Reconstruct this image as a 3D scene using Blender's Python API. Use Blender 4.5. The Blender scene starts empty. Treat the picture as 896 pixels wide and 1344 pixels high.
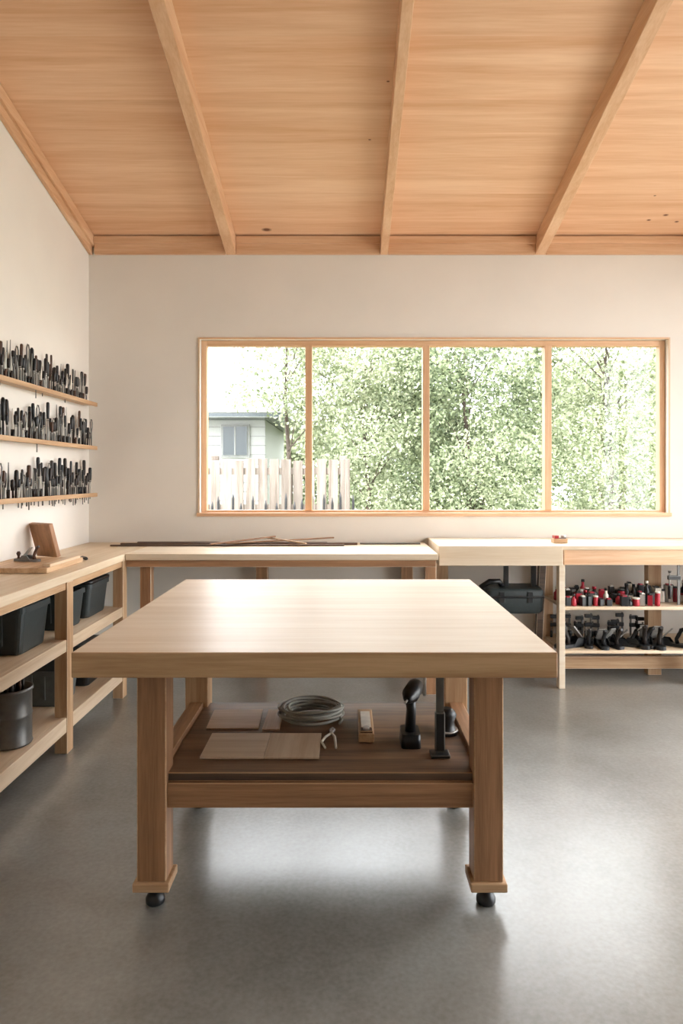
import bpy, bmesh, math, random
import numpy as np
from mathutils import Vector, Matrix, Euler
R = random.Random(7)
NR = np.random.RandomState(5)
scene = bpy.context.scene

# ------------------------------------------------------------------ materials
def newmat(name):
    m = bpy.data.materials.new(name); m.use_nodes = True
    nt = m.node_tree
    for n in list(nt.nodes): nt.nodes.remove(n)
    out = nt.nodes.new('ShaderNodeOutputMaterial')
    b = nt.nodes.new('ShaderNodeBsdfPrincipled')
    nt.links.new(b.outputs[0], out.inputs[0])
    return m, nt, b, out

def srgb(h):
    h = h.lstrip('#')
    c = [int(h[i:i+2], 16)/255 for i in (0, 2, 4)]
    return tuple([(x/12.92 if x <= .04045 else ((x+.055)/1.055)**2.4) for x in c]+[1])

def plain(name, col, rough=.5, metal=0, noise=.12, nscale=30, bump=0.0):
    m, nt, b, out = newmat(name)
    c = srgb(col)
    tc = nt.nodes.new('ShaderNodeTexCoord')
    nz = nt.nodes.new('ShaderNodeTexNoise'); nz.inputs['Scale'].default_value = nscale
    nz.inputs['Detail'].default_value = 5
    nt.links.new(tc.outputs['Object'], nz.inputs['Vector'])
    r = nt.nodes.new('ShaderNodeValToRGB')
    r.color_ramp.elements[0].position = .3; r.color_ramp.elements[1].position = .7
    r.color_ramp.elements[0].color = tuple([x*(1-noise) for x in c[:3]]+[1])
    r.color_ramp.elements[1].color = tuple([min(1, x*(1+noise)) for x in c[:3]]+[1])
    nt.links.new(nz.outputs[0], r.inputs[0]); nt.links.new(r.outputs[0], b.inputs['Base Color'])
    b.inputs['Roughness'].default_value = rough; b.inputs['Metallic'].default_value = metal
    if bump:
        bp = nt.nodes.new('ShaderNodeBump'); bp.inputs['Strength'].default_value = bump; bp.inputs['Distance'].default_value = .002
        nt.links.new(nz.outputs[0], bp.inputs['Height']); nt.links.new(bp.outputs[0], b.inputs['Normal'])
    return m

def wood(name, light, dark, axis='x', sc=1.0, rough=.5, plank=None, pvar=.12, knots=None, contrast=1.0):
    m, nt, b, out = newmat(name)
    N = nt.nodes.new; L = nt.links.new
    tc = N('ShaderNodeTexCoord')
    mp = N('ShaderNodeMapping')
    s = {'x': (.35, 7, 7), 'y': (7, .35, 7), 'z': (7, 7, .35)}[axis]
    mp.inputs['Scale'].default_value = tuple(v*sc for v in s)
    vec = tc.outputs['Object']
    tone = None
    if plank:
        sep = N('ShaderNodeSeparateXYZ'); L(tc.outputs['Object'], sep.inputs[0])
        dv = N('ShaderNodeMath'); dv.operation = 'DIVIDE'; dv.inputs[1].default_value = plank[1]
        L(sep.outputs['XYZ'.index(plank[0].upper())], dv.inputs[0])
        fl = N('ShaderNodeMath'); fl.operation = 'FLOOR'; L(dv.outputs[0], fl.inputs[0])
        wn = N('ShaderNodeTexWhiteNoise'); wn.noise_dimensions = '1D'; L(fl.outputs[0], wn.inputs['W'])
        tone = wn.outputs['Value']
        va = N('ShaderNodeVectorMath'); va.operation = 'MULTIPLY_ADD'
        L(wn.outputs['Color'], va.inputs[0]); va.inputs[1].default_value = (9, 9, 9); L(tc.outputs['Object'], va.inputs[2])
        vec = va.outputs[0]
    L(vec, mp.inputs[0])
    n1 = N('ShaderNodeTexNoise'); n1.inputs['Scale'].default_value = 1.6; n1.inputs['Detail'].default_value = 7
    n1.inputs['Roughness'].default_value = .6; n1.inputs['Distortion'].default_value = .5
    L(mp.outputs[0], n1.inputs['Vector'])
    n2 = N('ShaderNodeTexNoise'); n2.inputs['Scale'].default_value = 14; n2.inputs['Detail'].default_value = 4
    L(mp.outputs[0], n2.inputs['Vector'])
    mx = N('ShaderNodeMath'); mx.operation = 'MULTIPLY_ADD'; mx.inputs[1].default_value = .3
    L(n2.outputs[0], mx.inputs[0]); L(n1.outputs[0], mx.inputs[2])
    r = N('ShaderNodeValToRGB')
    w = .17/contrast
    r.color_ramp.elements[0].position = .65-w; r.color_ramp.elements[1].position = .65+w
    r.color_ramp.elements[0].color = srgb(dark); r.color_ramp.elements[1].color = srgb(light)
    L(mx.outputs[0], r.inputs[0])
    col = r.outputs[0]
    if tone is not None:
        mr = N('ShaderNodeMapRange'); mr.inputs['To Min'].default_value = 1-pvar; mr.inputs['To Max'].default_value = 1+pvar*.4
        L(tone, mr.inputs[0])
        mm = N('ShaderNodeVectorMath'); mm.operation = 'SCALE'; L(col, mm.inputs[0]); L(mr.outputs[0], mm.inputs['Scale'])
        col = mm.outputs[0]
    if knots:
        mp2 = N('ShaderNodeMapping'); mp2.inputs['Scale'].default_value = (1.0, 1.7, 0); L(tc.outputs['Object'], mp2.inputs[0])
        cur = None
        for (kx, ky, ks) in knots:
            dn = N('ShaderNodeVectorMath'); dn.operation = 'DISTANCE'; L(mp2.outputs[0], dn.inputs[0]); dn.inputs[1].default_value = (kx, ky*1.7, 0)
            dd = N('ShaderNodeMath'); dd.operation = 'DIVIDE'; L(dn.outputs['Value'], dd.inputs[0]); dd.inputs[1].default_value = ks
            if cur is None: cur = dd.outputs[0]
            else:
                mi_ = N('ShaderNodeMath'); mi_.operation = 'MINIMUM'; L(cur, mi_.inputs[0]); L(dd.outputs[0], mi_.inputs[1]); cur = mi_.outputs[0]
        kr = N('ShaderNodeValToRGB'); kr.color_ramp.elements[0].position = .4; kr.color_ramp.elements[1].position = 1.0
        kr.color_ramp.elements[0].color = (.2, .11, .07, 1); kr.color_ramp.elements[1].color = (1, 1, 1, 1)
        L(cur, kr.inputs[0])
        mk = N('ShaderNodeVectorMath'); mk.operation = 'MULTIPLY'; L(col, mk.inputs[0]); L(kr.outputs[0], mk.inputs[1])
        col = mk.outputs[0]
    L(col, b.inputs['Base Color'])
    b.inputs['Roughness'].default_value = rough
    bp = N('ShaderNodeBump'); bp.inputs['Strength'].default_value = .12; bp.inputs['Distance'].default_value = .002
    L(mx.outputs[0], bp.inputs['Height']); L(bp.outputs[0], b.inputs['Normal'])
    return m

M = {}
for a in 'xyz':
    M['oak_'+a] = wood('oak_'+a, '#d2b08a', '#ae8660', a, 1.6)
    M['pale_'+a] = wood('pale_'+a, '#e2cdb2', '#ccb08e', a, 1.2)
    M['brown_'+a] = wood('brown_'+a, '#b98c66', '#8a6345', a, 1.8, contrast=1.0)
    M['beam_'+a] = wood('beam_'+a, '#e6c19d', '#d1a27b', a, 1.3)
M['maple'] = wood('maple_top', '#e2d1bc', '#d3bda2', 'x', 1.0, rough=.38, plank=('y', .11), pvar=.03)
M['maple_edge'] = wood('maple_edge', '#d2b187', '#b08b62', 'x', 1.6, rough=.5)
M['benchtop_x'] = wood('benchtop_x', '#e8dac5', '#d6c0a2', 'x', 1.0, rough=.4)
M['benchtop_y'] = wood('benchtop_y', '#e3d0b5', '#cdb28d', 'y', 1.0, rough=.42)
CX, CY = .735, 1.1
M['ceil'] = wood('ceiling_cedar', '#f0c9a6', '#d9a67d', 'x', .8, rough=.55, plank=('y', .42), pvar=.06, contrast=.85,
                 knots=[(-.62-CX, 5.30-CY, .045), (2.28-CX, 5.18-CY, .02), (2.38-CX, 5.12-CY, .025), (2.50-CX, 5.2-CY, .02), (.145-CX, 4.36-CY, .012), (.235-CX, 3.91-CY, .012), (2.2-CX, 4.9-CY, .012)])
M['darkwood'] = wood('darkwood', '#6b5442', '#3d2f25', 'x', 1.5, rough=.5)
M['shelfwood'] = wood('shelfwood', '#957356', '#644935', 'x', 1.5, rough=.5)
M['wall'] = plain('wall_plaster', '#e9e3da', .85, noise=.02, nscale=3, bump=.05)
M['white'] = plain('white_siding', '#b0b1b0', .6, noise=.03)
M['black'] = plain('black_plastic', '#191a1c', .4)
M['bin'] = plain('bin_plastic', '#323a3b', .45)
M['bingrey'] = plain('bin_grey', '#5c6160', .5)
M['steel'] = plain('steel', '#bdbab5', .35, .4)
M['dsteel'] = plain('dark_steel', '#6a6966', .4, .5)
M['red'] = plain('red_paint', '#a82232', .4)
M['cream'] = plain('cream_label', '#e4ddd0', .6)
M['handle'] = plain('dark_handle', '#241c18', .45)
M['handle2'] = plain('brown_handle', '#54392a', .45)
M['rope'] = plain('cable_sheath', '#9a978d', .5)
M['roof'] = plain('roof_fascia', '#8d8e8d', .7)
M['fence'] = wood('weathered_fence', '#958b82', '#5f554d', 'z', 1.2, rough=.9, plank=('x', .155), pvar=.35)
M['bark'] = plain('bark', '#4a4038', .9, noise=.4)
M['grass'] = plain('grass', '#5d6745', .95, noise=.4, nscale=6)
M['paving'] = plain('paving', '#b9b5ad', .9, noise=.1, nscale=6)
M['blueglass'] = plain('window_dark', '#3d464a', .2)

# floor concrete
m, nt, b, out = newmat('concrete_floor')
N = nt.nodes.new; L = nt.links.new
tc = N('ShaderNodeTexCoord')
n1 = N('ShaderNodeTexNoise'); n1.inputs['Scale'].default_value = 1.3; n1.inputs['Detail'].default_value = 8; n1.inputs['Roughness'].default_value = .65
n2 = N('ShaderNodeTexNoise'); n2.inputs['Scale'].default_value = 60; n2.inputs['Detail'].default_value = 6
L(tc.outputs['Object'], n1.inputs['Vector']); L(tc.outputs['Object'], n2.inputs['Vector'])
ad = N('ShaderNodeMath'); ad.operation = 'MULTIPLY_ADD'; ad.inputs[1].default_value = .35
L(n2.outputs[0], ad.inputs[0]); L(n1.outputs[0], ad.inputs[2])
r = N('ShaderNodeValToRGB'); r.color_ramp.elements[0].position = .45; r.color_ramp.elements[1].position = .9
r.color_ramp.elements[0].color = srgb('#6c6a64'); r.color_ramp.elements[1].color = srgb('#9b9b97')
L(ad.outputs[0], r.inputs[0]); L(r.outputs[0], b.inputs['Base Color'])
mr = N('ShaderNodeMapRange'); mr.inputs['From Min'].default_value = .2; mr.inputs['From Max'].default_value = .8
mr.inputs['To Min'].default_value = .30; mr.inputs['To Max'].default_value = .44
L(n1.outputs[0], mr.inputs[0]); L(mr.outputs[0], b.inputs['Roughness'])
b.inputs['Coat Weight'].default_value = 1.0; b.inputs['Coat Roughness'].default_value = .25
bp = N('ShaderNodeBump'); bp.inputs['Strength'].default_value = .12; bp.inputs['Distance'].default_value = .002
L(n2.outputs[0], bp.inputs['Height']); L(bp.outputs[0], b.inputs['Normal'])
M['floor'] = m

# window glass
m, nt, b, out = newmat('window_glass')
N = nt.nodes.new; L = nt.links.new
tr = N('ShaderNodeBsdfTransparent'); gl = N('ShaderNodeBsdfGlossy'); gl.inputs['Roughness'].default_value = .02
mx = N('ShaderNodeMixShader'); mx.inputs[0].default_value = .015
L(tr.outputs[0], mx.inputs[1]); L(gl.outputs[0], mx.inputs[2]); L(mx.outputs[0], out.inputs[0])
M['glass'] = m

# leaves
def leafmat(name, c0, c1):
    m, nt, b, out = newmat(name)
    N = nt.nodes.new; L = nt.links.new
    g = N('ShaderNodeNewGeometry')
    r = N('ShaderNodeValToRGB'); r.color_ramp.elements[0].color = srgb(c0); r.color_ramp.elements[1].color = srgb(c1)
    L(g.outputs['Random Per Island'], r.inputs[0])
    L(r.outputs[0], b.inputs['Base Color']); b.inputs['Roughness'].default_value = .5
    t = N('ShaderNodeBsdfTranslucent'); L(r.outputs[0], t.inputs[0])
    mx = N('ShaderNodeMixShader'); mx.inputs[0].default_value = .35
    L(b.outputs[0], mx.inputs[1]); L(t.outputs[0], mx.inputs[2]); L(mx.outputs[0], out.inputs[0])
    return m
M['leaf'] = leafmat('leaf_green', '#3f4d34', '#9ea984')
M['leaf2'] = leafmat('leaf_pale', '#5d6a49', '#bcc1a2')

# ------------------------------------------------------------------ builder
class B:
    def __init__(s, name):
        s.name = name; s.bm = bmesh.new(); s.mats = []
    def mi(s, k):
        m = M[k]
        if m not in s.mats: s.mats.append(m)
        return s.mats.index(m)
    def _merge(s, bm):
        me = bpy.data.meshes.new('tmp'); bm.to_mesh(me); bm.free()
        s.bm.from_mesh(me); bpy.data.meshes.remove(me)
    def hexa(s, v, mat, bev=.003, mats=None):
        bm = bmesh.new(); vs = [bm.verts.new(p) for p in v]
        fs = [(0, 3, 2, 1), (4, 5, 6, 7), (0, 1, 5, 4), (1, 2, 6, 5), (2, 3, 7, 6), (3, 0, 4, 7)]  # bottom, top, front, right, back, left
        for i, f in enumerate(fs):
            fc = bm.faces.new([vs[j] for j in f]); fc.material_index = s.mi((mats or {}).get(i, mat))
        bmesh.ops.recalc_face_normals(bm, faces=bm.faces)
        if bev > 0: bmesh.ops.bevel(bm, geom=bm.edges[:], offset=bev, segments=2, profile=.5, affect='EDGES')
        s._merge(bm)
    def box(s, x0, x1, y0, y1, z0, z1, mat, bev=.003, rot=None, mats=None):
        v = [(x0, y0, z0), (x1, y0, z0), (x1, y1, z0), (x0, y1, z0), (x0, y0, z1), (x1, y0, z1), (x1, y1, z1), (x0, y1, z1)]
        if rot:
            c = Vector(((x0+x1)/2, (y0+y1)/2, (z0+z1)/2)); e = Euler(rot).to_matrix()
            v = [tuple(c+e@(Vector(p)-c)) for p in v]
        s.hexa(v, mat, bev, mats)
    def loft(s, rings, mat, caps=(True, True), smooth=True):
        bm = bmesh.new(); rr = [[bm.verts.new(p) for p in ring] for ring in rings]
        n = len(rr[0]); k = s.mi(mat)
        for a, b_ in zip(rr, rr[1:]):
            for i in range(n):
                f = bm.faces.new([a[i], a[(i+1) % n], b_[(i+1) % n], b_[i]]); f.smooth = smooth; f.material_index = k
        if caps[0]: f = bm.faces.new(rr[0][::-1]); f.material_index = k
        if caps[1]: f = bm.faces.new(rr[-1]); f.material_index = k
        bmesh.ops.recalc_face_normals(bm, faces=bm.faces)
        s._merge(bm)
    def rod(s, p0, p1, prof, mat, seg=12):
        p0 = Vector(p0); p1 = Vector(p1); d = (p1-p0).normalized()
        u = d.orthogonal().normalized(); w = d.cross(u)
        rings = [[tuple(p0+(p1-p0)*t+(u*math.cos(2*math.pi*i/seg)+w*math.sin(2*math.pi*i/seg))*r) for i in range(seg)] for t, r in prof]
        s.loft(rings, mat)
    def cyl(s, p0, p1, r, mat, seg=14): s.rod(p0, p1, [(0, r), (1, r)], mat, seg)
    def tube(s, pts, r, mat, seg=8, close=False):
        pts = [Vector(p) for p in pts]; rings = []
        for i, p in enumerate(pts):
            d = (pts[min(i+1, len(pts)-1)]-pts[max(i-1, 0)]).normalized()
            ref = Vector((0, 0, 1)) if abs(d.z) < .9 else Vector((1, 0, 0))
            u = d.cross(ref).normalized(); w = d.cross(u)
            rad = r[i] if isinstance(r, (list, tuple)) else r
            rings.append([tuple(p+(u*math.cos(2*math.pi*j/seg)+w*math.sin(2*math.pi*j/seg))*rad) for j in range(seg)])
        s.loft(rings, mat)
    def done(s):
        co = np.array([v.co[:] for v in s.bm.verts]); lo = co.min(0); hi = co.max(0)
        o = Vector(((lo[0]+hi[0])/2, (lo[1]+hi[1])/2, lo[2]))
        bmesh.ops.translate(s.bm, verts=s.bm.verts, vec=-o)
        me = bpy.data.meshes.new(s.name); s.bm.to_mesh(me); s.bm.free()
        for m_ in s.mats: me.materials.append(m_)
        ob = bpy.data.objects.new(s.name, me); ob.location = o
        scene.collection.objects.link(ob); return ob

def rrect(cx, cy, z, w, d, r, n=4):
    pts = []
    for qx, qy, a0 in ((1, 1, 0), (-1, 1, 90), (-1, -1, 180), (1, -1, 270)):
        for i in range(n+1):
            a = math.radians(a0+90*i/n)
            pts.append((cx+qx*(w/2-r)+r*abs(math.cos(a))*qx, cy+qy*(d/2-r)+r*abs(math.sin(a))*qy, z))
    return pts

# ------------------------------------------------------------------ dimensions
H = 1.48; YW = 5.40; XL = -2.03; XR = 3.5; YR = -3.2
SL = .249
def zb(y): return 3.22+SL*(YW-y)        # beam underside
BH = .14
def zc(y): return zb(y)+BH              # ceiling surface

# floor
o = B('floor'); o.box(XL-.2, XR+.2, YR-.2, YW+.2, -.12, 0, 'floor', 0); o.done()
# ceiling
def slab(o, x0, x1, y0, y1, f0, f1, mat, bev=0):
    o.hexa([(x0, y0, f0(y0)), (x1, y0, f0(y0)), (x1, y1, f0(y1)), (x0, y1, f0(y1)), (x0, y0, f1(y0)), (x1, y0, f1(y0)), (x1, y1, f1(y1)), (x0, y1, f1(y1))], mat, bev)
o = B('ceiling'); slab(o, XL-.3, XR+.3, YR-.3, YW+.3, zc, lambda y: zc(y)+.2, 'ceil'); o.done()
for i, (a, c) in enumerate(((-.95, -.87), (.262, .322), (1.48, 1.56), (2.72, 2.80))):
    o = B('ceiling_beam'); slab(o, a, c, YR+.01, YW-.002, zb, lambda y: zc(y)-.001, 'beam_y', .004); o.done()
o = B('trim_1'); slab(o, XL+.002, XL+.03, YR+.01, YW-.002, zb, lambda y: zc(y)-.001, 'beam_y', .003)
slab(o, XL+.03, XL+.05, YR+.01, YW-.002, lambda y: zb(y)+.06, lambda y: zc(y)-.001, 'beam_y', .003); o.done()
o = B('trim_2'); xs = [XL+.052, -.952, -.868, .260, .324, 1.478, 1.562, 2.718, 2.802, XR-.003]
for i in range(0, 10, 2):
    o.box(xs[i], xs[i+1], YW-.03, YW-.002, zb(YW), zc(YW)-.003, 'beam_x', .003)
    o.box(xs[i], xs[i+1], YW-.045, YW-.03, zb(YW)+.08, zc(YW)-.003, 'beam_x', .003)
o.done()

# walls
WX0, WX1, WZ0, WZ1 = -1.158, 2.53, 1.18, 2.56
o = B('wall_back')
o.box(XL-.2, WX0, YW, YW+.2, 0, zc(YW+.2)-.002, 'wall', 0)
o.box(WX1, XR+.2, YW, YW+.2, 0, zc(YW+.2)-.002, 'wall', 0)
o.box(WX0, WX1, YW, YW+.2, 0, WZ0, 'wall', 0)
o.box(WX0, WX1, YW, YW+.2, WZ1, zc(YW+.2)-.002, 'wall', 0); o.done()
o = B('wall_left'); slab(o, XL-.2, XL, YR-.2, YW-.001, lambda y: 0, lambda y: zc(y)-.002, 'wall'); o.done()
DZ = 3.1; DY0, DY1 = 1.1, 4.7
o = B('wall_right')
slab(o, XR, XR+.2, YR-.2, DY0, lambda y: 0, lambda y: zc(y)-.002, 'wall')
slab(o, XR, XR+.2, DY1, YW-.001, lambda y: 0, lambda y: zc(y)-.002, 'wall')
slab(o, XR, XR+.2, DY0, DY1, lambda y: DZ, lambda y: zc(y)-.002, 'wall'); o.done()
QX0, QX1 = 1.9, 2.9
o = B('wall_front')
o.box(XL, QX0, YR-.2, YR, 0, zc(YR)-.05, 'wall', 0); o.box(QX1, XR, YR-.2, YR, 0, zc(YR)-.05, 'wall', 0)
o.box(QX0, QX1, YR-.2, YR, 2.2, zc(YR)-.05, 'wall', 0); o.done()
# sliding glass doors
o = B('door_1')
y = DY0+.002; n = 4; w = (DY1-DY0-.004)/n
o.box(XR+.04, XR+.16, DY0+.002, DY1-.002, DZ-.06, DZ-.002, 'oak_y'); o.box(XR+.04, XR+.16, DY0+.002, DY1-.002, 0.001, .03, 'oak_y')
for i in range(n+1):
    yy = DY0+.002+i*w; yy0 = max(DY0+.002, yy-.03); yy1 = min(DY1-.002, yy+.03)
    o.box(XR+.06, XR+.14, yy0, yy1, .03, DZ-.06, 'oak_z')
o.done()
o = B('door_2')
o.box(QX0+.004, QX1-.004, YR-.12, YR-.07, .004, 2.196, 'oak_z')
for (a, c_) in ((.2, .95), (1.1, 2.05)): o.box(QX0+.15, QX1-.15, YR-.07, YR-.062, a, c_, 'pale_z')
o.cyl((QX0+.08, YR-.07, 1.0), (QX0+.08, YR-.02, 1.0), .01, 'steel'); o.cyl((QX0+.08, YR-.02, 1.0), (QX0+.19, YR-.02, 1.0), .009, 'steel'); o.done()

# window
o = B('window_1')
g = .002
fy0, fy1 = YW+.05, YW+.12
t = .045
o.box(WX0+g, WX0+t, fy0, fy1, WZ0+g, WZ1-g, 'beam_z'); o.box(WX1-t, WX1-g, fy0, fy1, WZ0+g, WZ1-g, 'beam_z')
o.box(WX0+t, WX1-t, fy0, fy1, WZ1-t, WZ1-g, 'beam_x'); o.box(WX0+t, WX1-t, fy0, fy1, WZ0+g, WZ0+.03, 'beam_x')
for px in (405, 559, 719):
    x = (px-455)/166.7*1.008; o.box(x-.027, x+.027, fy0-.015, fy1, WZ0+.03, WZ1-t, 'beam_z')
c = .012
o.box(WX0-c, WX0+g, YW-.010, YW-.001, WZ0-c, WZ1+c, 'pale_z', .002); o.box(WX1-g, WX1+c, YW-.010, YW-.001, WZ0-c, WZ1+c, 'pale_z', .002)
o.box(WX0, WX1, YW-.010, YW-.001, WZ1-g, WZ1+c, 'beam_x', .002); o.box(WX0-.02, WX1+.02, YW-.02, YW-.001, WZ0-.016, WZ0+.012, 'beam_x', .002)
o.box(WX0+.002, WX1-.002, YW, YW+.05, WZ0+.001, WZ0+.012, 'beam_x', .002)
o.box(WX0+t, WX1-t, YW+.075, YW+.079, WZ0+.03, WZ1-t, 'glass', 0)
o.done()

# ------------------------------------------------------------------ main work table
D0 = 2.2; TZ = .914; TX0, TX1 = -.885, .677; DB = 3.766
o = B('workbench_table')
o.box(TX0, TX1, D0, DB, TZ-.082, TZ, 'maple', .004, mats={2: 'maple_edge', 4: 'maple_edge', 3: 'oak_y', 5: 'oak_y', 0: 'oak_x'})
LX = ((-.714, -.614), (.432, .532)); LY = ((2.33, 2.43), (3.03, 3.13))
for x0, x1 in LX:
    for y0, y1 in LY:
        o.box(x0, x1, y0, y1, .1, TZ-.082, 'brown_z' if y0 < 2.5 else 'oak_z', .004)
        o.box(x0-.012, x1+.012, y0-.012, y1+.012, .07, .1, 'oak_x', .004)
        cx, cy = (x0+x1)/2, (y0+y1)/2
        o.cyl((cx, cy, .03), (cx, cy, .07), .012, 'steel')
        o.cyl((cx, cy, .055), (cx, cy, .064), .020, 'steel', 6)
        o.rod((cx, cy, .001), (cx, cy, .045), [(0, .028), (.15, .033), (.45, .033), (.75, .026), (1, .015)], 'black', 20)
o.box(LX[0][1], LX[1][0], 3.06, 3.10, TZ-.17, TZ-.082, 'oak_x')
for x in (LX[0][0]+.03, LX[1][0]+.03): o.box(x, x+.04, 2.43, 3.03, TZ-.17, TZ-.082, 'oak_y')
SZ = .46
o.box(LX[0][1], LX[1][0], 2.345, 2.385, SZ-.115, SZ-.03, 'brown_x')
o.box(LX[0][1], LX[1][0], 3.06, 3.10, SZ-.115, SZ-.03, 'brown_x')
for x in (LX[0][0]+.02, LX[1][0]+.02): o.box(x, x+.06, 2.43, 3.03, SZ-.115, SZ+.02, 'brown_y')
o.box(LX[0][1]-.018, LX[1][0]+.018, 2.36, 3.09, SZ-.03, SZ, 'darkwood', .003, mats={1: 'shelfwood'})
o.done()

# things on the lower shelf
def sx(px, D): return (px-455)*D/900
z = SZ+.001
o = B('plywood_offcuts')
o.box(-.53, -.30, 2.47, 2.70, z, z+.008, 'pale_x', .001); o.box(-.298, -.10, 2.47, 2.70, z, z+.008, 'pale_y', .001)
o.box(-.57, -.36, 2.76, 2.98, z, z+.006, 'oak_x', .001, rot=(0, 0, .04)); o.box(-.34, -.27, 2.75, 2.98, z, z+.006, 'oak_y', .001)
o.done()
o = B('cable_coil')
pts = []
for i in range(11*36):
    a = i/36*2*math.pi; k = i//36
    rr = .110+.016*math.sin(k*2.1)+.006*math.sin(a*3+k)
    pts.append((-.150+rr*math.cos(a)*1.05, 2.88+rr*math.sin(a)*.85, z+.009+.0045*k+.004*math.sin(a*2+k)+.004))
pts += [(-.04, 2.85, z+.03), (-.02, 2.83, z+.012), (-.03, 2.80, z+.009)]
o.tube(pts, .006, 'rope', 8); o.done()
o = B('marking_gauge')
o.box(.045, .105, 2.62, 2.90, z, z+.035, 'oak_y', .004); o.box(.055, .095, 2.68, 2.86, z+.035, z+.039, 'cream', .001)
o.box(.05, .10, 2.62, 2.66, z+.035, z+.045, 'handle2', .003); o.cyl((.075, 2.64, z+.045), (.075, 2.64, z+.055), .012, 'steel'); o.done()
o = B('steel_pliers')
for sg in (-1, 1):
    o.tube([(-.06, 2.70, z+.008), (-.065+.018*sg, 2.66, z+.008), (-.07+.026*sg, 2.61, z+.008), (-.06+.02*sg, 2.55, z+.008)], [.004, .005, .005, .004], 'cream', 8)
    o.tube([(-.06, 2.70, z+.009), (-.058-.008*sg, 2.73, z+.009), (-.057, 2.755, z+.009)], [.006, .005, .003], 'steel', 8)
o.cyl((-.06, 2.70, z+.001), (-.06, 2.70, z+.018), .008, 'steel'); o.done()

def plane_tool(o, x, y, z, s=1.0, rot=0, body='black', hand='handle'):
    """bench hand plane, length along local y"""
    b2 = B('tmp')
    L_, W_ = .24*s, .055*s
    b2.loft([rrect(0, 0, 0, W_, L_, .02*s), rrect(0, 0, .02*s, W_, L_, .02*s)], body, smooth=False)
    for sg in (-1, 1): b2.hexa([(sg*W_*.5-.003, -.05*s, .01), (sg*W_*.5+.003, -.05*s, .01), (sg*W_*.5+.003, .06*s, .01), (sg*W_*.5-.003, .06*s, .01), (sg*W_*.5-.003, -.02*s, .05*s), (sg*W_*.5+.003, -.02*s, .05*s), (sg*W_*.5+.003, .03*s, .05*s), (sg*W_*.5-.003, .03*s, .05*s)], body, .001)
    b2.box(-.02*s, .02*s, -.005*s, .003*s, .02*s, .13*s, 'steel', .001, rot=(.75, 0, 0))
    b2.rod((0, .085*s, .02*s), (0, .085*s, .08*s), [(0, .012*s), (.3, .009*s), (.7, .018*s), (1, .01*s)], hand)
    b2.tube([(0, -.07*s, .02*s), (0, -.065*s, .05*s), (0, -.08*s, .08*s), (0, -.095*s, .115*s), (0, -.115*s, .125*s)], [.016*s, .012*s, .013*s, .014*s, .009*s], hand, 10)
    bmesh.ops.rotate(b2.bm, verts=b2.bm.verts, cent=(0, 0, 0), matrix=Matrix.Rotation(rot, 3, 'Z'))
    bmesh.ops.translate(b2.bm, verts=b2.bm.verts, vec=(x, y, z))
    idx = [o.mi(next(k for k in M if M[k] == mm)) for mm in b2.mats]
    for f in b2.bm.faces: f.material_index = idx[f.material_index]
    o._merge(b2.bm)

def clamp_tool(o, x, y, z, h=.3, s=1.0, d=-1):
    o.box(x-.010*s, x+.010*s, y-.005, y+.005, z, z+h, 'dsteel', .001)
    xa, xb = sorted((x-.015*s*d, x+.085*s*d))
    o.box(xa, xb, y-.010, y+.010, z+h-.035, z+h-.008, 'black', .004)
    o.box(xa, xb, y-.011, y+.011, z+h*.45, z+h*.45+.03, 'black', .004)
    xs_ = x+.07*s*d
    o.cyl((xs_, y, z+h*.45-.07*s), (xs_, y, z+h*.45+.06*s), .005, 'steel', 8)
    o.rod((xs_, y, z+h*.45-.15*s), (xs_, y, z+h*.45-.05*s), [(0, .010*s), (.2, .015*s), (.9, .016*s), (1, .010*s)], 'black', 10)
    o.rod((xs_, y, z+h*.45+.055*s), (xs_, y, z+h*.45+.07*s), [(0, .010*s), (1, .014*s)], 'dsteel', 10)

o = B('hand_drill')
x, y = sx(538, 2.62), 2.62
o.loft([rrect(x, y, z, .075, .12, .015), rrect(x, y, z+.05, .07, .11, .015)], 'black')
o.loft([rrect(x, y, z+.05, .040, .055, .018), rrect(x+.004, y, z+.13, .036, .045, .017), rrect(x, y, z+.17, .040, .06, .018)], 'black')
o.rod((x+.03, y+.08, z+.195), (x-.02, y-.10, z+.195), [(0, .025), (.08, .032), (.6, .033), (.66, .026), (.8, .024), (.86, .018), (1, .010)], 'black', 16)
o.cyl((x-.02, y-.10, z+.195), (x-.03, y-.13, z+.195), .004, 'steel', 8)
o.done()
o = B('bar_clamp')
x, y = sx(577, 2.5), 2.50
o.box(x-.014, x+.014, y-.006, y+.006, z, z+.36, 'dsteel', .001)
o.box(x-.018, x+.018, y-.012, y+.012, z+.02, z+.16, 'black', .004)
o.box(x-.070, x+.020, y-.013, y+.013, z+.30, z+.34, 'black', .005)
o.box(x-.035, x+.035, y-.03, y+.03, z, z+.012, 'black', .003)
o.cyl((x-.055, y, z+.22), (x-.055, y, z+.33), .006, 'steel', 8)
o.done()
o = B('orbital_sander')
xx, y = .395, 2.72
o.rod((xx, y, z), (xx, y, z+.10), [(0, .042), (.12, .044), (.2, .034), (.5, .031), (.75, .040), (.9, .033), (1, .018)], 'black', 20)
o.rod((xx, y, z+.012), (xx, y, z+.018), [(0, .045), (1, .045)], 'steel', 20)
o.rod((xx, y+.03, z+.045), (xx, y+.10, z+.045), [(0, .018), (1, .022)], 'bingrey', 12)
o.done()

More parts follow.
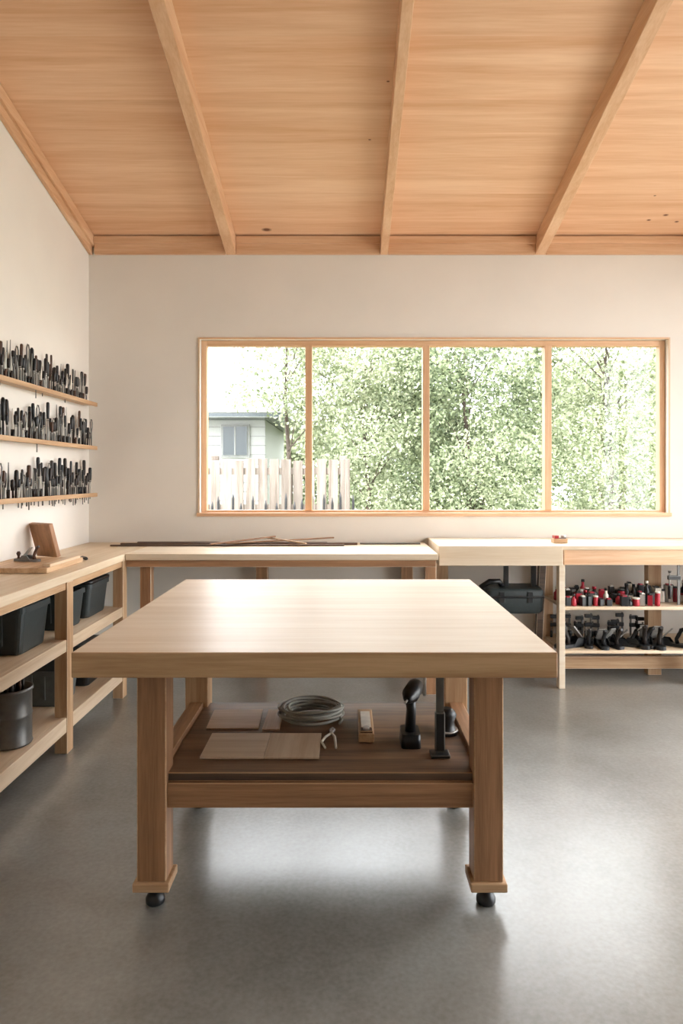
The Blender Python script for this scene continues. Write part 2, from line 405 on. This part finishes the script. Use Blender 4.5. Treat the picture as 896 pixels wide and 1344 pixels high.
# ------------------------------------------------------------------ left bench
BZ = .96; BX = -1.486; BY0 = 1.7
o = B('storage_workbench')
o.box(XL+.004, BX, BY0, YW-.004, BZ-.045, BZ, 'benchtop_y', .003)
o.box(BX-.035, BX-.01, BY0, 4.60, BZ-.085, BZ-.045, 'oak_y')
S1 = .61; S0 = .195
def shelf_rail(z0, z1):
    o.box(BX-.03, BX-.006, BY0, 4.60, z0, z1, 'pale_y'); o.box(XL+.004, BX-.03, BY0, 4.60, z1-.025, z1-.001, 'pale_y')
shelf_rail(.545, S1); shelf_rail(.115, S0)
for yy in (1.75, 2.70, 3.65, 4.56):
    o.box(BX-.07, BX-.001, yy, yy+.08, 0.001, BZ-.045, 'oak_z'); o.box(XL+.006, XL+.07, yy, yy+.06, .001, BZ-.045, 'oak_z')
o.done()
# back bench
o = B('wall_workbench')
FY = 4.59
o.box(BX+.004, .61, FY, YW-.004, BZ-.042, BZ-.001, 'benchtop_x')
o.box(BX+.004, .60, FY+.012, FY+.04, BZ-.09, BZ-.042, 'brown_x')
o.box(BX+.004, .60, YW-.05, YW-.02, BZ-.09, BZ-.042, 'brown_x')
for x in (-1.40, .53):
    o.box(x, x+.075, FY+.05, FY+.12, .001, BZ-.042, 'brown_z')
for x in (-.70, .42): o.box(x, x+.09, YW-.12, YW-.055, .001, BZ-.042, 'brown_z')
o.box(.545, .585, FY+.12, YW-.12, .25, .32, 'brown_y')
o.done()

# right bench
RZ = .997; RY = 4.77
o = B('tool_workbench')
o.box(.637, 1.495, RY-.03, YW-.004, .86, RZ, 'benchtop_x', .004, mats={2: 'benchtop_x'})
o.box(1.499, XR-.01, RY, YW-.004, RZ-.03, RZ-.002, 'benchtop_x')
o.box(1.515, XR-.01, RY+.012, RY+.04, .86, RZ-.03, 'beam_x')
o.box(1.475, 1.517, RY-.004, RY+.06, .001, .86, 'benchtop_x')
for x, y in ((1.48, 5.25), (2.24, 5.10), (2.42, RY+.06), (3.38, RY+.06), (3.38, 5.25), (.68, 5.27)):
    o.box(x, x+.10, y, y+.07, .001, .86 if x < 1.4 else RZ-.03, 'oak_z')
o.box(1.517, XR-.01, RY+.02, 5.35, .545, .567, 'pale_x'); o.box(1.517, XR-.01, RY+.05, 5.35, .232, .254, 'pale_x')
o.box(1.52, XR-.01, 5.02, 5.05, .07, .16, 'oak_x')
o.box(1.40, 1.45, 5.05, 5.10, .001, .86, 'darkwood', rot=(0, .05, 0))
o.done()

# black tool case hanging under the right bench
o = B('hanging_tool_case')
o.loft([rrect(1.20, 5.0, .50, .36, .22, .03), rrect(1.20, 5.0, .52, .40, .26, .04), rrect(1.20, 5.0, .66, .41, .27, .04), rrect(1.20, 5.0, .68, .39, .25, .04)], 'bin')
o.loft([rrect(1.20, 5.0, .615, .42, .285, .04), rrect(1.20, 5.0, .63, .42, .285, .04)], 'black')
for x in (1.10, 1.30): o.box(x-.02, x+.02, 4.858, 4.868, .58, .66, 'black')
for x in (1.16, 1.36): o.box(x-.015, x+.015, 4.98, 5.02, .67, .8595, 'black', .002)
o.tube([(.99, 4.98, .62), (.97, 4.96, .68), (1.03, 4.95, .72), (1.10, 4.96, .72), (1.13, 4.98, .68)], .02, 'black')
o.done()

# mixed bottles, tins and boxes on upper shelf
o = B('finish_bottles')
x = 1.55
while x < 3.3:
    for yy in (4.83, 4.90, 4.98, 5.06):
        if R.random() < .92 and not (2.22 < x < 2.56 and yy < 4.93) and not (2.2 < x < 2.38 and yy > 5.03):
            r_ = R.uniform(.015, .027); h = R.uniform(.035, .095)+(yy-4.83)*.18
            if 2.05 < x < 2.4: h += .04
            mt = R.choice(['red', 'black', 'black', 'cream', 'red', 'red', 'steel', 'handle', 'bingrey', 'red'])
            xx = x+R.uniform(-.008, .008)
            kk = R.random()
            if kk < .5:
                o.box(xx-r_*1.1, xx+r_*1.1, yy-r_, yy+r_, .568, .568+h*.8, mt, .003, rot=(0, 0, R.uniform(-.5, .5)))
                o.box(xx-r_*.7, xx+r_*.7, yy-r_*.8, yy+r_*.8, .568+h*.8-.002, .568+h*.8+.008, R.choice(['cream', 'black', 'red']), .001)
            elif kk < .75:
                o.rod((xx, yy, .568), (xx, yy, .568+h*.7), [(0, r_), (.06, r_*1.04), (.9, r_*1.04), (1, r_*.96)], mt, 12)
                o.rod((xx, yy, .568+h*.7), (xx, yy, .568+h*.7+.01), [(0, r_*1.06), (1, r_*1.06)], R.choice(['steel', 'cream', 'black']), 12)
            else:
                o.rod((xx, yy, .568), (xx, yy, .568+h), [(0, r_*.96), (.03, r_), (.68, r_), (.8, r_*.5), (1, r_*.45)], mt, 10)
                o.rod((xx, yy, .568+h), (xx, yy, .568+h+.018), [(0, r_*.6), (1, r_*.55)], R.choice(['cream', 'black', 'red', 'black']), 10)
    x += R.uniform(.042, .055)
o.done()
o = B('hand_plane_collection')
x = 1.58
while x < 2.36:
    plane_tool(o, x, 4.97+R.uniform(-.02, .02), .255, R.uniform(.9, 1.3), R.uniform(-1.2, 1.2), 'black', R.choice(['handle', 'black']))
    x += R.uniform(.07, .10)
for i in range(6):
    xx = 2.6+i*.11; plane_tool(o, xx, 5.0, .255, 1.1, R.uniform(-.4, .4))
x = 1.60
while x < 2.3:
    clamp_tool(o, x, 5.20+R.uniform(-.03, .03), .255, R.uniform(.12, .20), .6, R.choice([-1, 1])); x += R.uniform(.04, .07)
o.done()
o = B('hanging_bar_clamp'); clamp_tool(o, 2.35, 4.86, .568, .395, .9, -1); o.done()
o = B('bench_vise_block')
x = sx(733, 5.0)
o.box(x-.05, x+.05, 4.95, 5.02, RZ, RZ+.03, 'oak_x', .003); o.box(x-.045, x-.01, 4.96, 5.01, RZ+.03, RZ+.055, 'red', .003)
o.cyl((x+.01, 4.985, RZ+.045), (x+.05, 4.985, RZ+.045), .012, 'steel'); o.box(x, x+.045, 4.97, 5.0, RZ+.028, RZ+.036, 'dsteel', .001); o.done()

# sticks on the back bench
o = B('wood_strips')
zz = BZ+.0005
def stick(x0, y0, x1, y1, w, h, mat, zo=0, z1=None):
    a = Vector((x0, y0, 0)); b_ = Vector((x1, y1, 0)); d = (b_-a).normalized(); n = Vector((-d.y, d.x, 0))*w/2
    za = zz+zo; zb_ = zz+(zo if z1 is None else z1)
    P = lambda p, s_, q: (p.x+n.x*s_, p.y+n.y*s_, q)
    o.hexa([P(a, -1, za), P(b_, -1, zb_), P(b_, 1, zb_), P(a, 1, za), P(a, -1, za+h), P(b_, -1, zb_+h), P(b_, 1, zb_+h), P(a, 1, za+h)], mat, .002)
stick(-1.75, 5.08, -.02, 5.12, .025, .012, 'darkwood'); stick(-1.70, 5.16, .08, 5.20, .03, .016, 'handle2')
stick(-1.60, 5.25, -.15, 5.23, .03, .018, 'darkwood'); stick(-1.0, 5.02, -.55, 5.28, .02, .012, 'brown_x', .016, .05)
stick(-.9, 5.08, -.1, 5.30, .02, .010, 'brown_x', .016, .04); stick(-.62, 5.3, -.3, 5.05, .02, .01, 'oak_x', .04, .02)
stick(.1, 5.25, .56, 5.25, .05, .010, 'dsteel'); o.done()

# on left bench
o = B('sanding_block_board')
zz = BZ+.001
o.box(-1.99, -1.60, 3.66, 4.16, zz, zz+.028, 'oak_y', .003); o.box(-1.64, -1.60, 3.70, 4.12, zz+.028, zz+.045, 'pale_y', .002)
o.done()
o = B('hand_plane'); plane_tool(o, -1.84, 3.95, zz+.0285, .7, 1.3, 'dsteel', 'handle2'); o.done()
o = B('leaning_wood_panel')
o.box(-1.935, -1.905, 4.26, 4.46, zz+.004, zz+.225, 'brown_z', .004, rot=(0, -.28, 1.05)); o.done()
o = B('small_chisel')
o.rod((-1.60, 4.22, zz+.011), (-1.66, 4.30, zz+.011), [(0, .008), (.2, .011), (.9, .01), (1, .006)], 'handle', 10)
o.box(-1.72, -1.64, 4.325, 4.335, zz+.007, zz+.012, 'steel', .001, rot=(0, 0, -.93)); o.done()

# bins
def tub(name, cx, cy, z, w, d, h, mat='bin', lid=None):
    z += .001
    o = B(name)
    rings = [rrect(cx, cy, z, w*.86, d*.86, .03), rrect(cx, cy, z+.01, w*.88, d*.88, .03), rrect(cx, cy, z+h*.86, w*.96, d*.96, .03),
             rrect(cx, cy, z+h*.86, w, d, .03), rrect(cx, cy, z+h*.99, w, d, .03), rrect(cx, cy, z+h, w*.98, d*.98, .03), rrect(cx, cy, z+h*.98, w*.93, d*.93, .03), rrect(cx, cy, z+.02, w*.84, d*.84, .03)]
    o.loft(rings, mat, smooth=False)
    for k in (-.25, .25): o.box(cx+k*w-.006, cx+k*w+.006, cy-d*.49, cy-d*.44, z+h*.2, z+h*.86, mat, .001)
    o.box(cx-.05, cx+.05, cy-d*.5-.008, cy-d*.5+.002, z+h*.70, z+h*.92, mat, .004)
    if lid:
        o.loft([rrect(cx, cy, z+h, w*1.01, d*1.01, .03), rrect(cx, cy, z+h+.015, w*1.01, d*1.01, .03), rrect(cx, cy, z+h+.025, w*.9, d*.9, .03)], lid)
    o.done()
tub('storage_bin', -1.78, 3.46, S1, .45, .32, .235, 'bin')
tub('storage_bin', -1.775, 3.97, S1, .44, .26, .21, 'bin')
tub('storage_bin', -1.775, 4.34, S1, .44, .34, .21, 'bin', 'black')
tub('storage_bin', -1.775, 2.50, S1, .44, .34, .22, 'bin')
tub('storage_bin', -1.79, 3.93, S0, .44, .26, .20, 'bingrey')
tub('storage_bin', -1.775, 4.34, S0, .44, .34, .22, 'black', 'bin')
o = B('metal_canister')
cx, cy = -1.62, 3.30
SC = S0+.001
o.rod((cx, cy, SC), (cx, cy, SC+.27), [(0, .098), (.03, .102), (.05, .098), (.5, .098), (.52, .101), (.54, .098), (.93, .098), (.95, .104), (1, .104), (.999, .094), (.8, .094), (.79, .001)], 'dsteel', 28)
for i in range(11):
    a = R.uniform(0, 6.3); q = R.uniform(.01, .06)
    o.rod((cx+q*math.cos(a), cy+q*math.sin(a), SC+.2), (cx+1.2*q*math.cos(a), cy+1.2*q*math.sin(a), SC+R.uniform(.29, .33)), [(0, .007), (.7, .012), (1, .006)], R.choice(['handle', 'handle2', 'black', 'black']), 8)
o.done()

# ------------------------------------------------------------------ wall tool racks
def rack(zs, seed, dangle=False, y0=2.7, y1=5.30):
    RR = random.Random(seed)
    o = B('wall_tool_rack')
    x0, x1 = XL+.003, XL+.10
    o.box(x0, x1, y0, y1, zs-.010, zs+.008, 'oak_y', .002)
    o.box(x1-.010, x1+.004, y0, y1, zs-.018, zs+.012, 'oak_y', .002)
    o.done()
    o = B('hand_tool_set')
    for row, xx in ((0, XL+.032), (1, XL+.072)):
        y = y0+.04+row*.02
        while y < y1-.04:
            if RR.random() < .05: y += RR.uniform(.04, .09); continue
            k = RR.random(); h = RR.uniform(.13, .24)+(.035 if row == 0 else -.02)
            w = RR.uniform(.007, .0125)
            lean = RR.uniform(-.015, .015)
            hm = RR.choice(['handle', 'black', 'handle', 'black', 'handle2', 'handle'])
            top = (xx, y+lean, zs+h)
            if k < .55:    # chisel / gouge
                hl = h*RR.uniform(.38, .52); ym = y+lean*(1-hl/h)
                o.hexa([(xx-.002, y-w*.9, zs+.009), (xx+.002, y-w*.9, zs+.009), (xx+.002, y+w*.9, zs+.009), (xx-.002, y+w*.9, zs+.009),
                        (xx-.002, ym-w*.5, zs+h-hl), (xx+.002, ym-w*.5, zs+h-hl), (xx+.002, ym+w*.5, zs+h-hl), (xx-.002, ym+w*.5, zs+h-hl)], RR.choice(['steel', 'dsteel', 'dsteel', 'dsteel']), 0)
                o.rod((xx, ym, zs+h-hl-.012), (xx, ym, zs+h-hl+.01), [(0, w*.55), (1, w*.8)], 'steel', 8)
                o.rod((xx, ym, zs+h-hl), top, [(0, w*.7), (.25, w*.95), (.8, w*1.1), (.95, w), (1, w*.6)], hm, 8)
                if dangle or RR.random() < .08: o.box(xx-.002, xx+.002, y-w*.4, y+w*.4, zs-.02-RR.uniform(.01, .05), zs-.010, 'dsteel', 0)
            elif k < .80:   # knife, blade up
                bw = RR.uniform(.008, .016)
                o.hexa([(xx-.0015, y-bw, zs+.05), (xx+.0015, y-bw, zs+.05), (xx+.0015, y+bw, zs+.05), (xx-.0015, y+bw, zs+.05),
                        (xx-.001, y+lean+bw*.3, zs+h), (xx+.001, y+lean+bw*.3, zs+h), (xx+.001, y+lean+bw*.8, zs+h), (xx-.001, y+lean+bw*.8, zs+h)], RR.choice(['steel', 'dsteel', 'cream', 'dsteel']), 0)
                o.rod((xx, y, zs+.009), (xx, y, zs+.06), [(0, .009), (1, .011)], hm, 8)
            elif k < .91:  # file with turned grip
                o.rod((xx, y, zs+.009), top, [(0, .006), (.4, .006), (.42, .011), (.7, .014), (.95, .012), (1, .006)], hm, 8)
            else:          # scissors / calliper
                for sg in (-1, 1):
                    o.tube([(xx, y, zs+.009), (xx, y+sg*.004, zs+h*.55), (xx, y+sg*.016, zs+h*.72), (xx, y+sg*.018, zs+h*.9), (xx, y+sg*.006, zs+h)], .004, 'dsteel', 6)
            y += RR.uniform(.030, .040) if row == 1 else RR.uniform(.036, .062)
    o.done()
rack(2.035, 1); rack(1.70, 2); rack(1.34, 3, True)

# ------------------------------------------------------------------ exterior
o = B('ground_outside'); o.box(-25, 30, YW+.25, 45, -.3, -.14, 'grass', 0)
o.box(XR+.25, 30, -20, YW+.25, -.3, -.14, 'paving', 0); o.box(-25, XR+.25, -20, YR-.25, -.3, -.14, 'paving', 0); o.done()
o = B('picket_fence')
x = -5.2
while x < 0.0:
    h = 1.70+R.uniform(-.02, .02); w = .125
    o.hexa([(x, 9, -.13), (x+w, 9, -.13), (x+w, 9.02, -.13), (x, 9.02, -.13), (x+R.uniform(0, .006), 9+R.uniform(-.01, .01), h), (x+w, 9, h), (x+w, 9.02, h), (x, 9.02, h)], 'fence', .004)
    x += .155
for zz_ in (.3, 1.02, 1.5): o.box(-5.2, 0, 9.022, 9.06, zz_, zz_+.09, 'fence')
for xx in (-5.0, -3.4, -1.8, -.1): o.box(xx, xx+.1, 9.06, 9.16, -.13, 1.75, 'fence')
o.done()
o = B('garden_stakes')
x = -2.2
while x < .1:
    h = R.uniform(1.14, 1.28); o.rod((x, 8.5, -.14), (x+R.uniform(-.02, .02), 8.5, h), [(0, .018), (.95, .016), (1, .004)], 'black', 7); x += R.uniform(.09, .16)
o.box(-2.2, .1, 8.518, 8.53, .9, .93, 'bark', .002); o.done()
o = B('neighbour_house')
def hx(px, D): return (px-455)*D/900
D = 13.5; s_ = 900/D
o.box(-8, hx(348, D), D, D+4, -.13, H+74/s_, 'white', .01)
o.box(-8.2, hx(382, D), D-.6, D+4.4, H+74/s_, H+80/s_, 'blueglass', .01)
o.box(-8.2, hx(382, D), D-.62, D+4.4, H+80/s_, H+87/s_, 'white', .01)
for k in range(14): o.box(-8.0, hx(349, D), D-.015, D, .1+k*.18, .1+k*.18+.012, 'roof', 0)
o.box(hx(290, D), hx(328, D), D-.05, D-.005, H+24/s_, H+68/s_, 'roof', .01)
o.box(hx(293, D), hx(325, D), D-.07, D-.045, H+27/s_, H+65/s_, 'blueglass', .005)
o.box(hx(308, D), hx(310, D), D-.08, D-.07, H+27/s_, H+65/s_, 'roof', .002)
o.done()

def leaf_cluster(centers, n_per, size):
    V = []
    for (cx, cy, cz, r) in centers:
        n = int(n_per*r*r)
        d = NR.normal(size=(n, 3)); d /= np.linalg.norm(d, axis=1)[:, None]
        rad = r*NR.uniform(.3, 1.15, size=(n, 1))**.6
        p = np.array([cx, cy, cz])+d*rad*np.array([1, 1, .85])
        a = NR.normal(size=(n, 3)); a /= np.linalg.norm(a, axis=1)[:, None]
        b_ = np.cross(a, NR.normal(size=(n, 3))); b_ /= np.linalg.norm(b_, axis=1)[:, None]
        L_ = size*NR.uniform(.6, 1.3, size=(n, 1)); W_ = L_*.6
        nn = np.cross(a, b_)
        V.append(np.stack([p-a*L_/2, p+b_*W_/2+nn*L_*.08, p+a*L_/2, p-b_*W_/2+nn*L_*.08], 1).reshape(-1, 3))
    return np.concatenate(V)

def foliage_obj(name, centers, n_per, size, mats, trunk=None):
    V = leaf_cluster(centers, n_per, size)
    nf = len(V)//4
    tv, tf = [], []
    if trunk:
        o = B('tmp')
        for pts, rads in trunk: o.tube(pts, rads, 'bark', 8)
        o.bm.verts.index_update()
        tv = [v.co[:] for v in o.bm.verts]; tf = [[v.index for v in f.verts] for f in o.bm.faces]; o.bm.free()
    nt_ = len(tv)
    verts = tv+V.tolist()
    faces = tf+(np.arange(nf*4).reshape(-1, 4)+nt_).tolist()
    me = bpy.data.meshes.new(name); me.from_pydata(verts, [], faces)
    me.materials.append(M['bark']); me.materials.append(M[mats])
    mi = np.ones(len(faces), dtype=np.int32); mi[:len(tf)] = 0
    me.polygons.foreach_set('material_index', mi); me.update()
    ob = bpy.data.objects.new(name, me); scene.collection.objects.link(ob)

def tree(x, y, h, spread, ncl, mats, seed, low=.9, n_per=900, size=.075, tw=.7):
    RR = random.Random(seed)
    tr = [([(x, y, -.15), (x+.05, y, h*.3), (x-.05, y+.1, h*.6), (x, y, h*.9)], [.08*tw, .06*tw, .04*tw, .02*tw])]
    cs = []
    for i in range(ncl):
        a = RR.uniform(0, 6.28); q = spread*math.sqrt(RR.random()); zz_ = RR.uniform(low, h)
        c = (x+q*math.cos(a), y+q*math.sin(a)*.7, zz_, RR.uniform(.25, .50))
        cs.append(c)
        if i % 4 == 0:
            z0 = max(.4, zz_-RR.uniform(.5, 1.2)); tr.append(([(x, y, min(z0, h*.85)), ((x+c[0])/2, (y+c[1])/2, (z0+zz_)/2+.1), c[:3]], [.014, .009, .005]))
    foliage_obj('leafy_tree', cs, n_per, size, mats, tr)
tree(.35, 12.4, 4.1, 1.3, 75, 'leaf2', 11, n_per=1300)
tree(2.1, 12.0, 5.0, 1.4, 110, 'leaf', 12, n_per=1250)
tree(4.7, 12.3, 5.2, 1.6, 105, 'leaf2', 13, n_per=1150)
tree(-1.0, 11.6, 4.6, .75, 30, 'leaf2', 14, low=2.2, n_per=1000)
cs = []
for i in range(110): cs.append((R.uniform(.1, 7), R.uniform(9.6, 10.2), R.uniform(.1, 1.9)*(1 if i % 3 else 1.3), R.uniform(.25, .5)))
foliage_obj('garden_shrubs', cs, 1100, .06, 'leaf2')
cs = []
for i in range(70): cs.append((R.uniform(.2, 9), R.uniform(15, 16.5), R.uniform(.5, 4.3), R.uniform(.6, 1.0)))
foliage_obj('tall_shrubs', cs, 650, .12, 'leaf2')
cs = []
for i in range(150): cs.append((R.uniform(-14, 18), R.uniform(23, 26), R.uniform(.5, 3.9), R.uniform(.8, 1.3)))
foliage_obj('distant_hedge', cs, 330, .22, 'leaf2')

# ------------------------------------------------------------------ light
w = bpy.data.worlds.new('sky'); scene.world = w; w.use_nodes = True
bg = w.node_tree.nodes['Background']; bg.inputs[0].default_value = (.94, .97, 1, 1); bg.inputs[1].default_value = 7
sd = bpy.data.lights.new('sun', 'SUN'); sd.energy = 5; sd.angle = .03; sd.color = (1, .96, .9)
so = bpy.data.objects.new('sun', sd); so.rotation_euler = (math.radians(38), 0, math.radians(-25)); scene.collection.objects.link(so)

# ------------------------------------------------------------------ camera
cd = bpy.data.cameras.new('camera'); co = bpy.data.objects.new('camera', cd); scene.collection.objects.link(co)
co.location = (0, 0, H); co.rotation_euler = (math.radians(90), 0, 0)
cd.sensor_width = 36; cd.lens = 900/1344*36; cd.shift_x = -7/1344; cd.shift_y = -47/1344; cd.clip_start = .05
scene.camera = co
scene.view_settings.view_transform = 'Standard'
scene.view_settings.exposure = 0.4
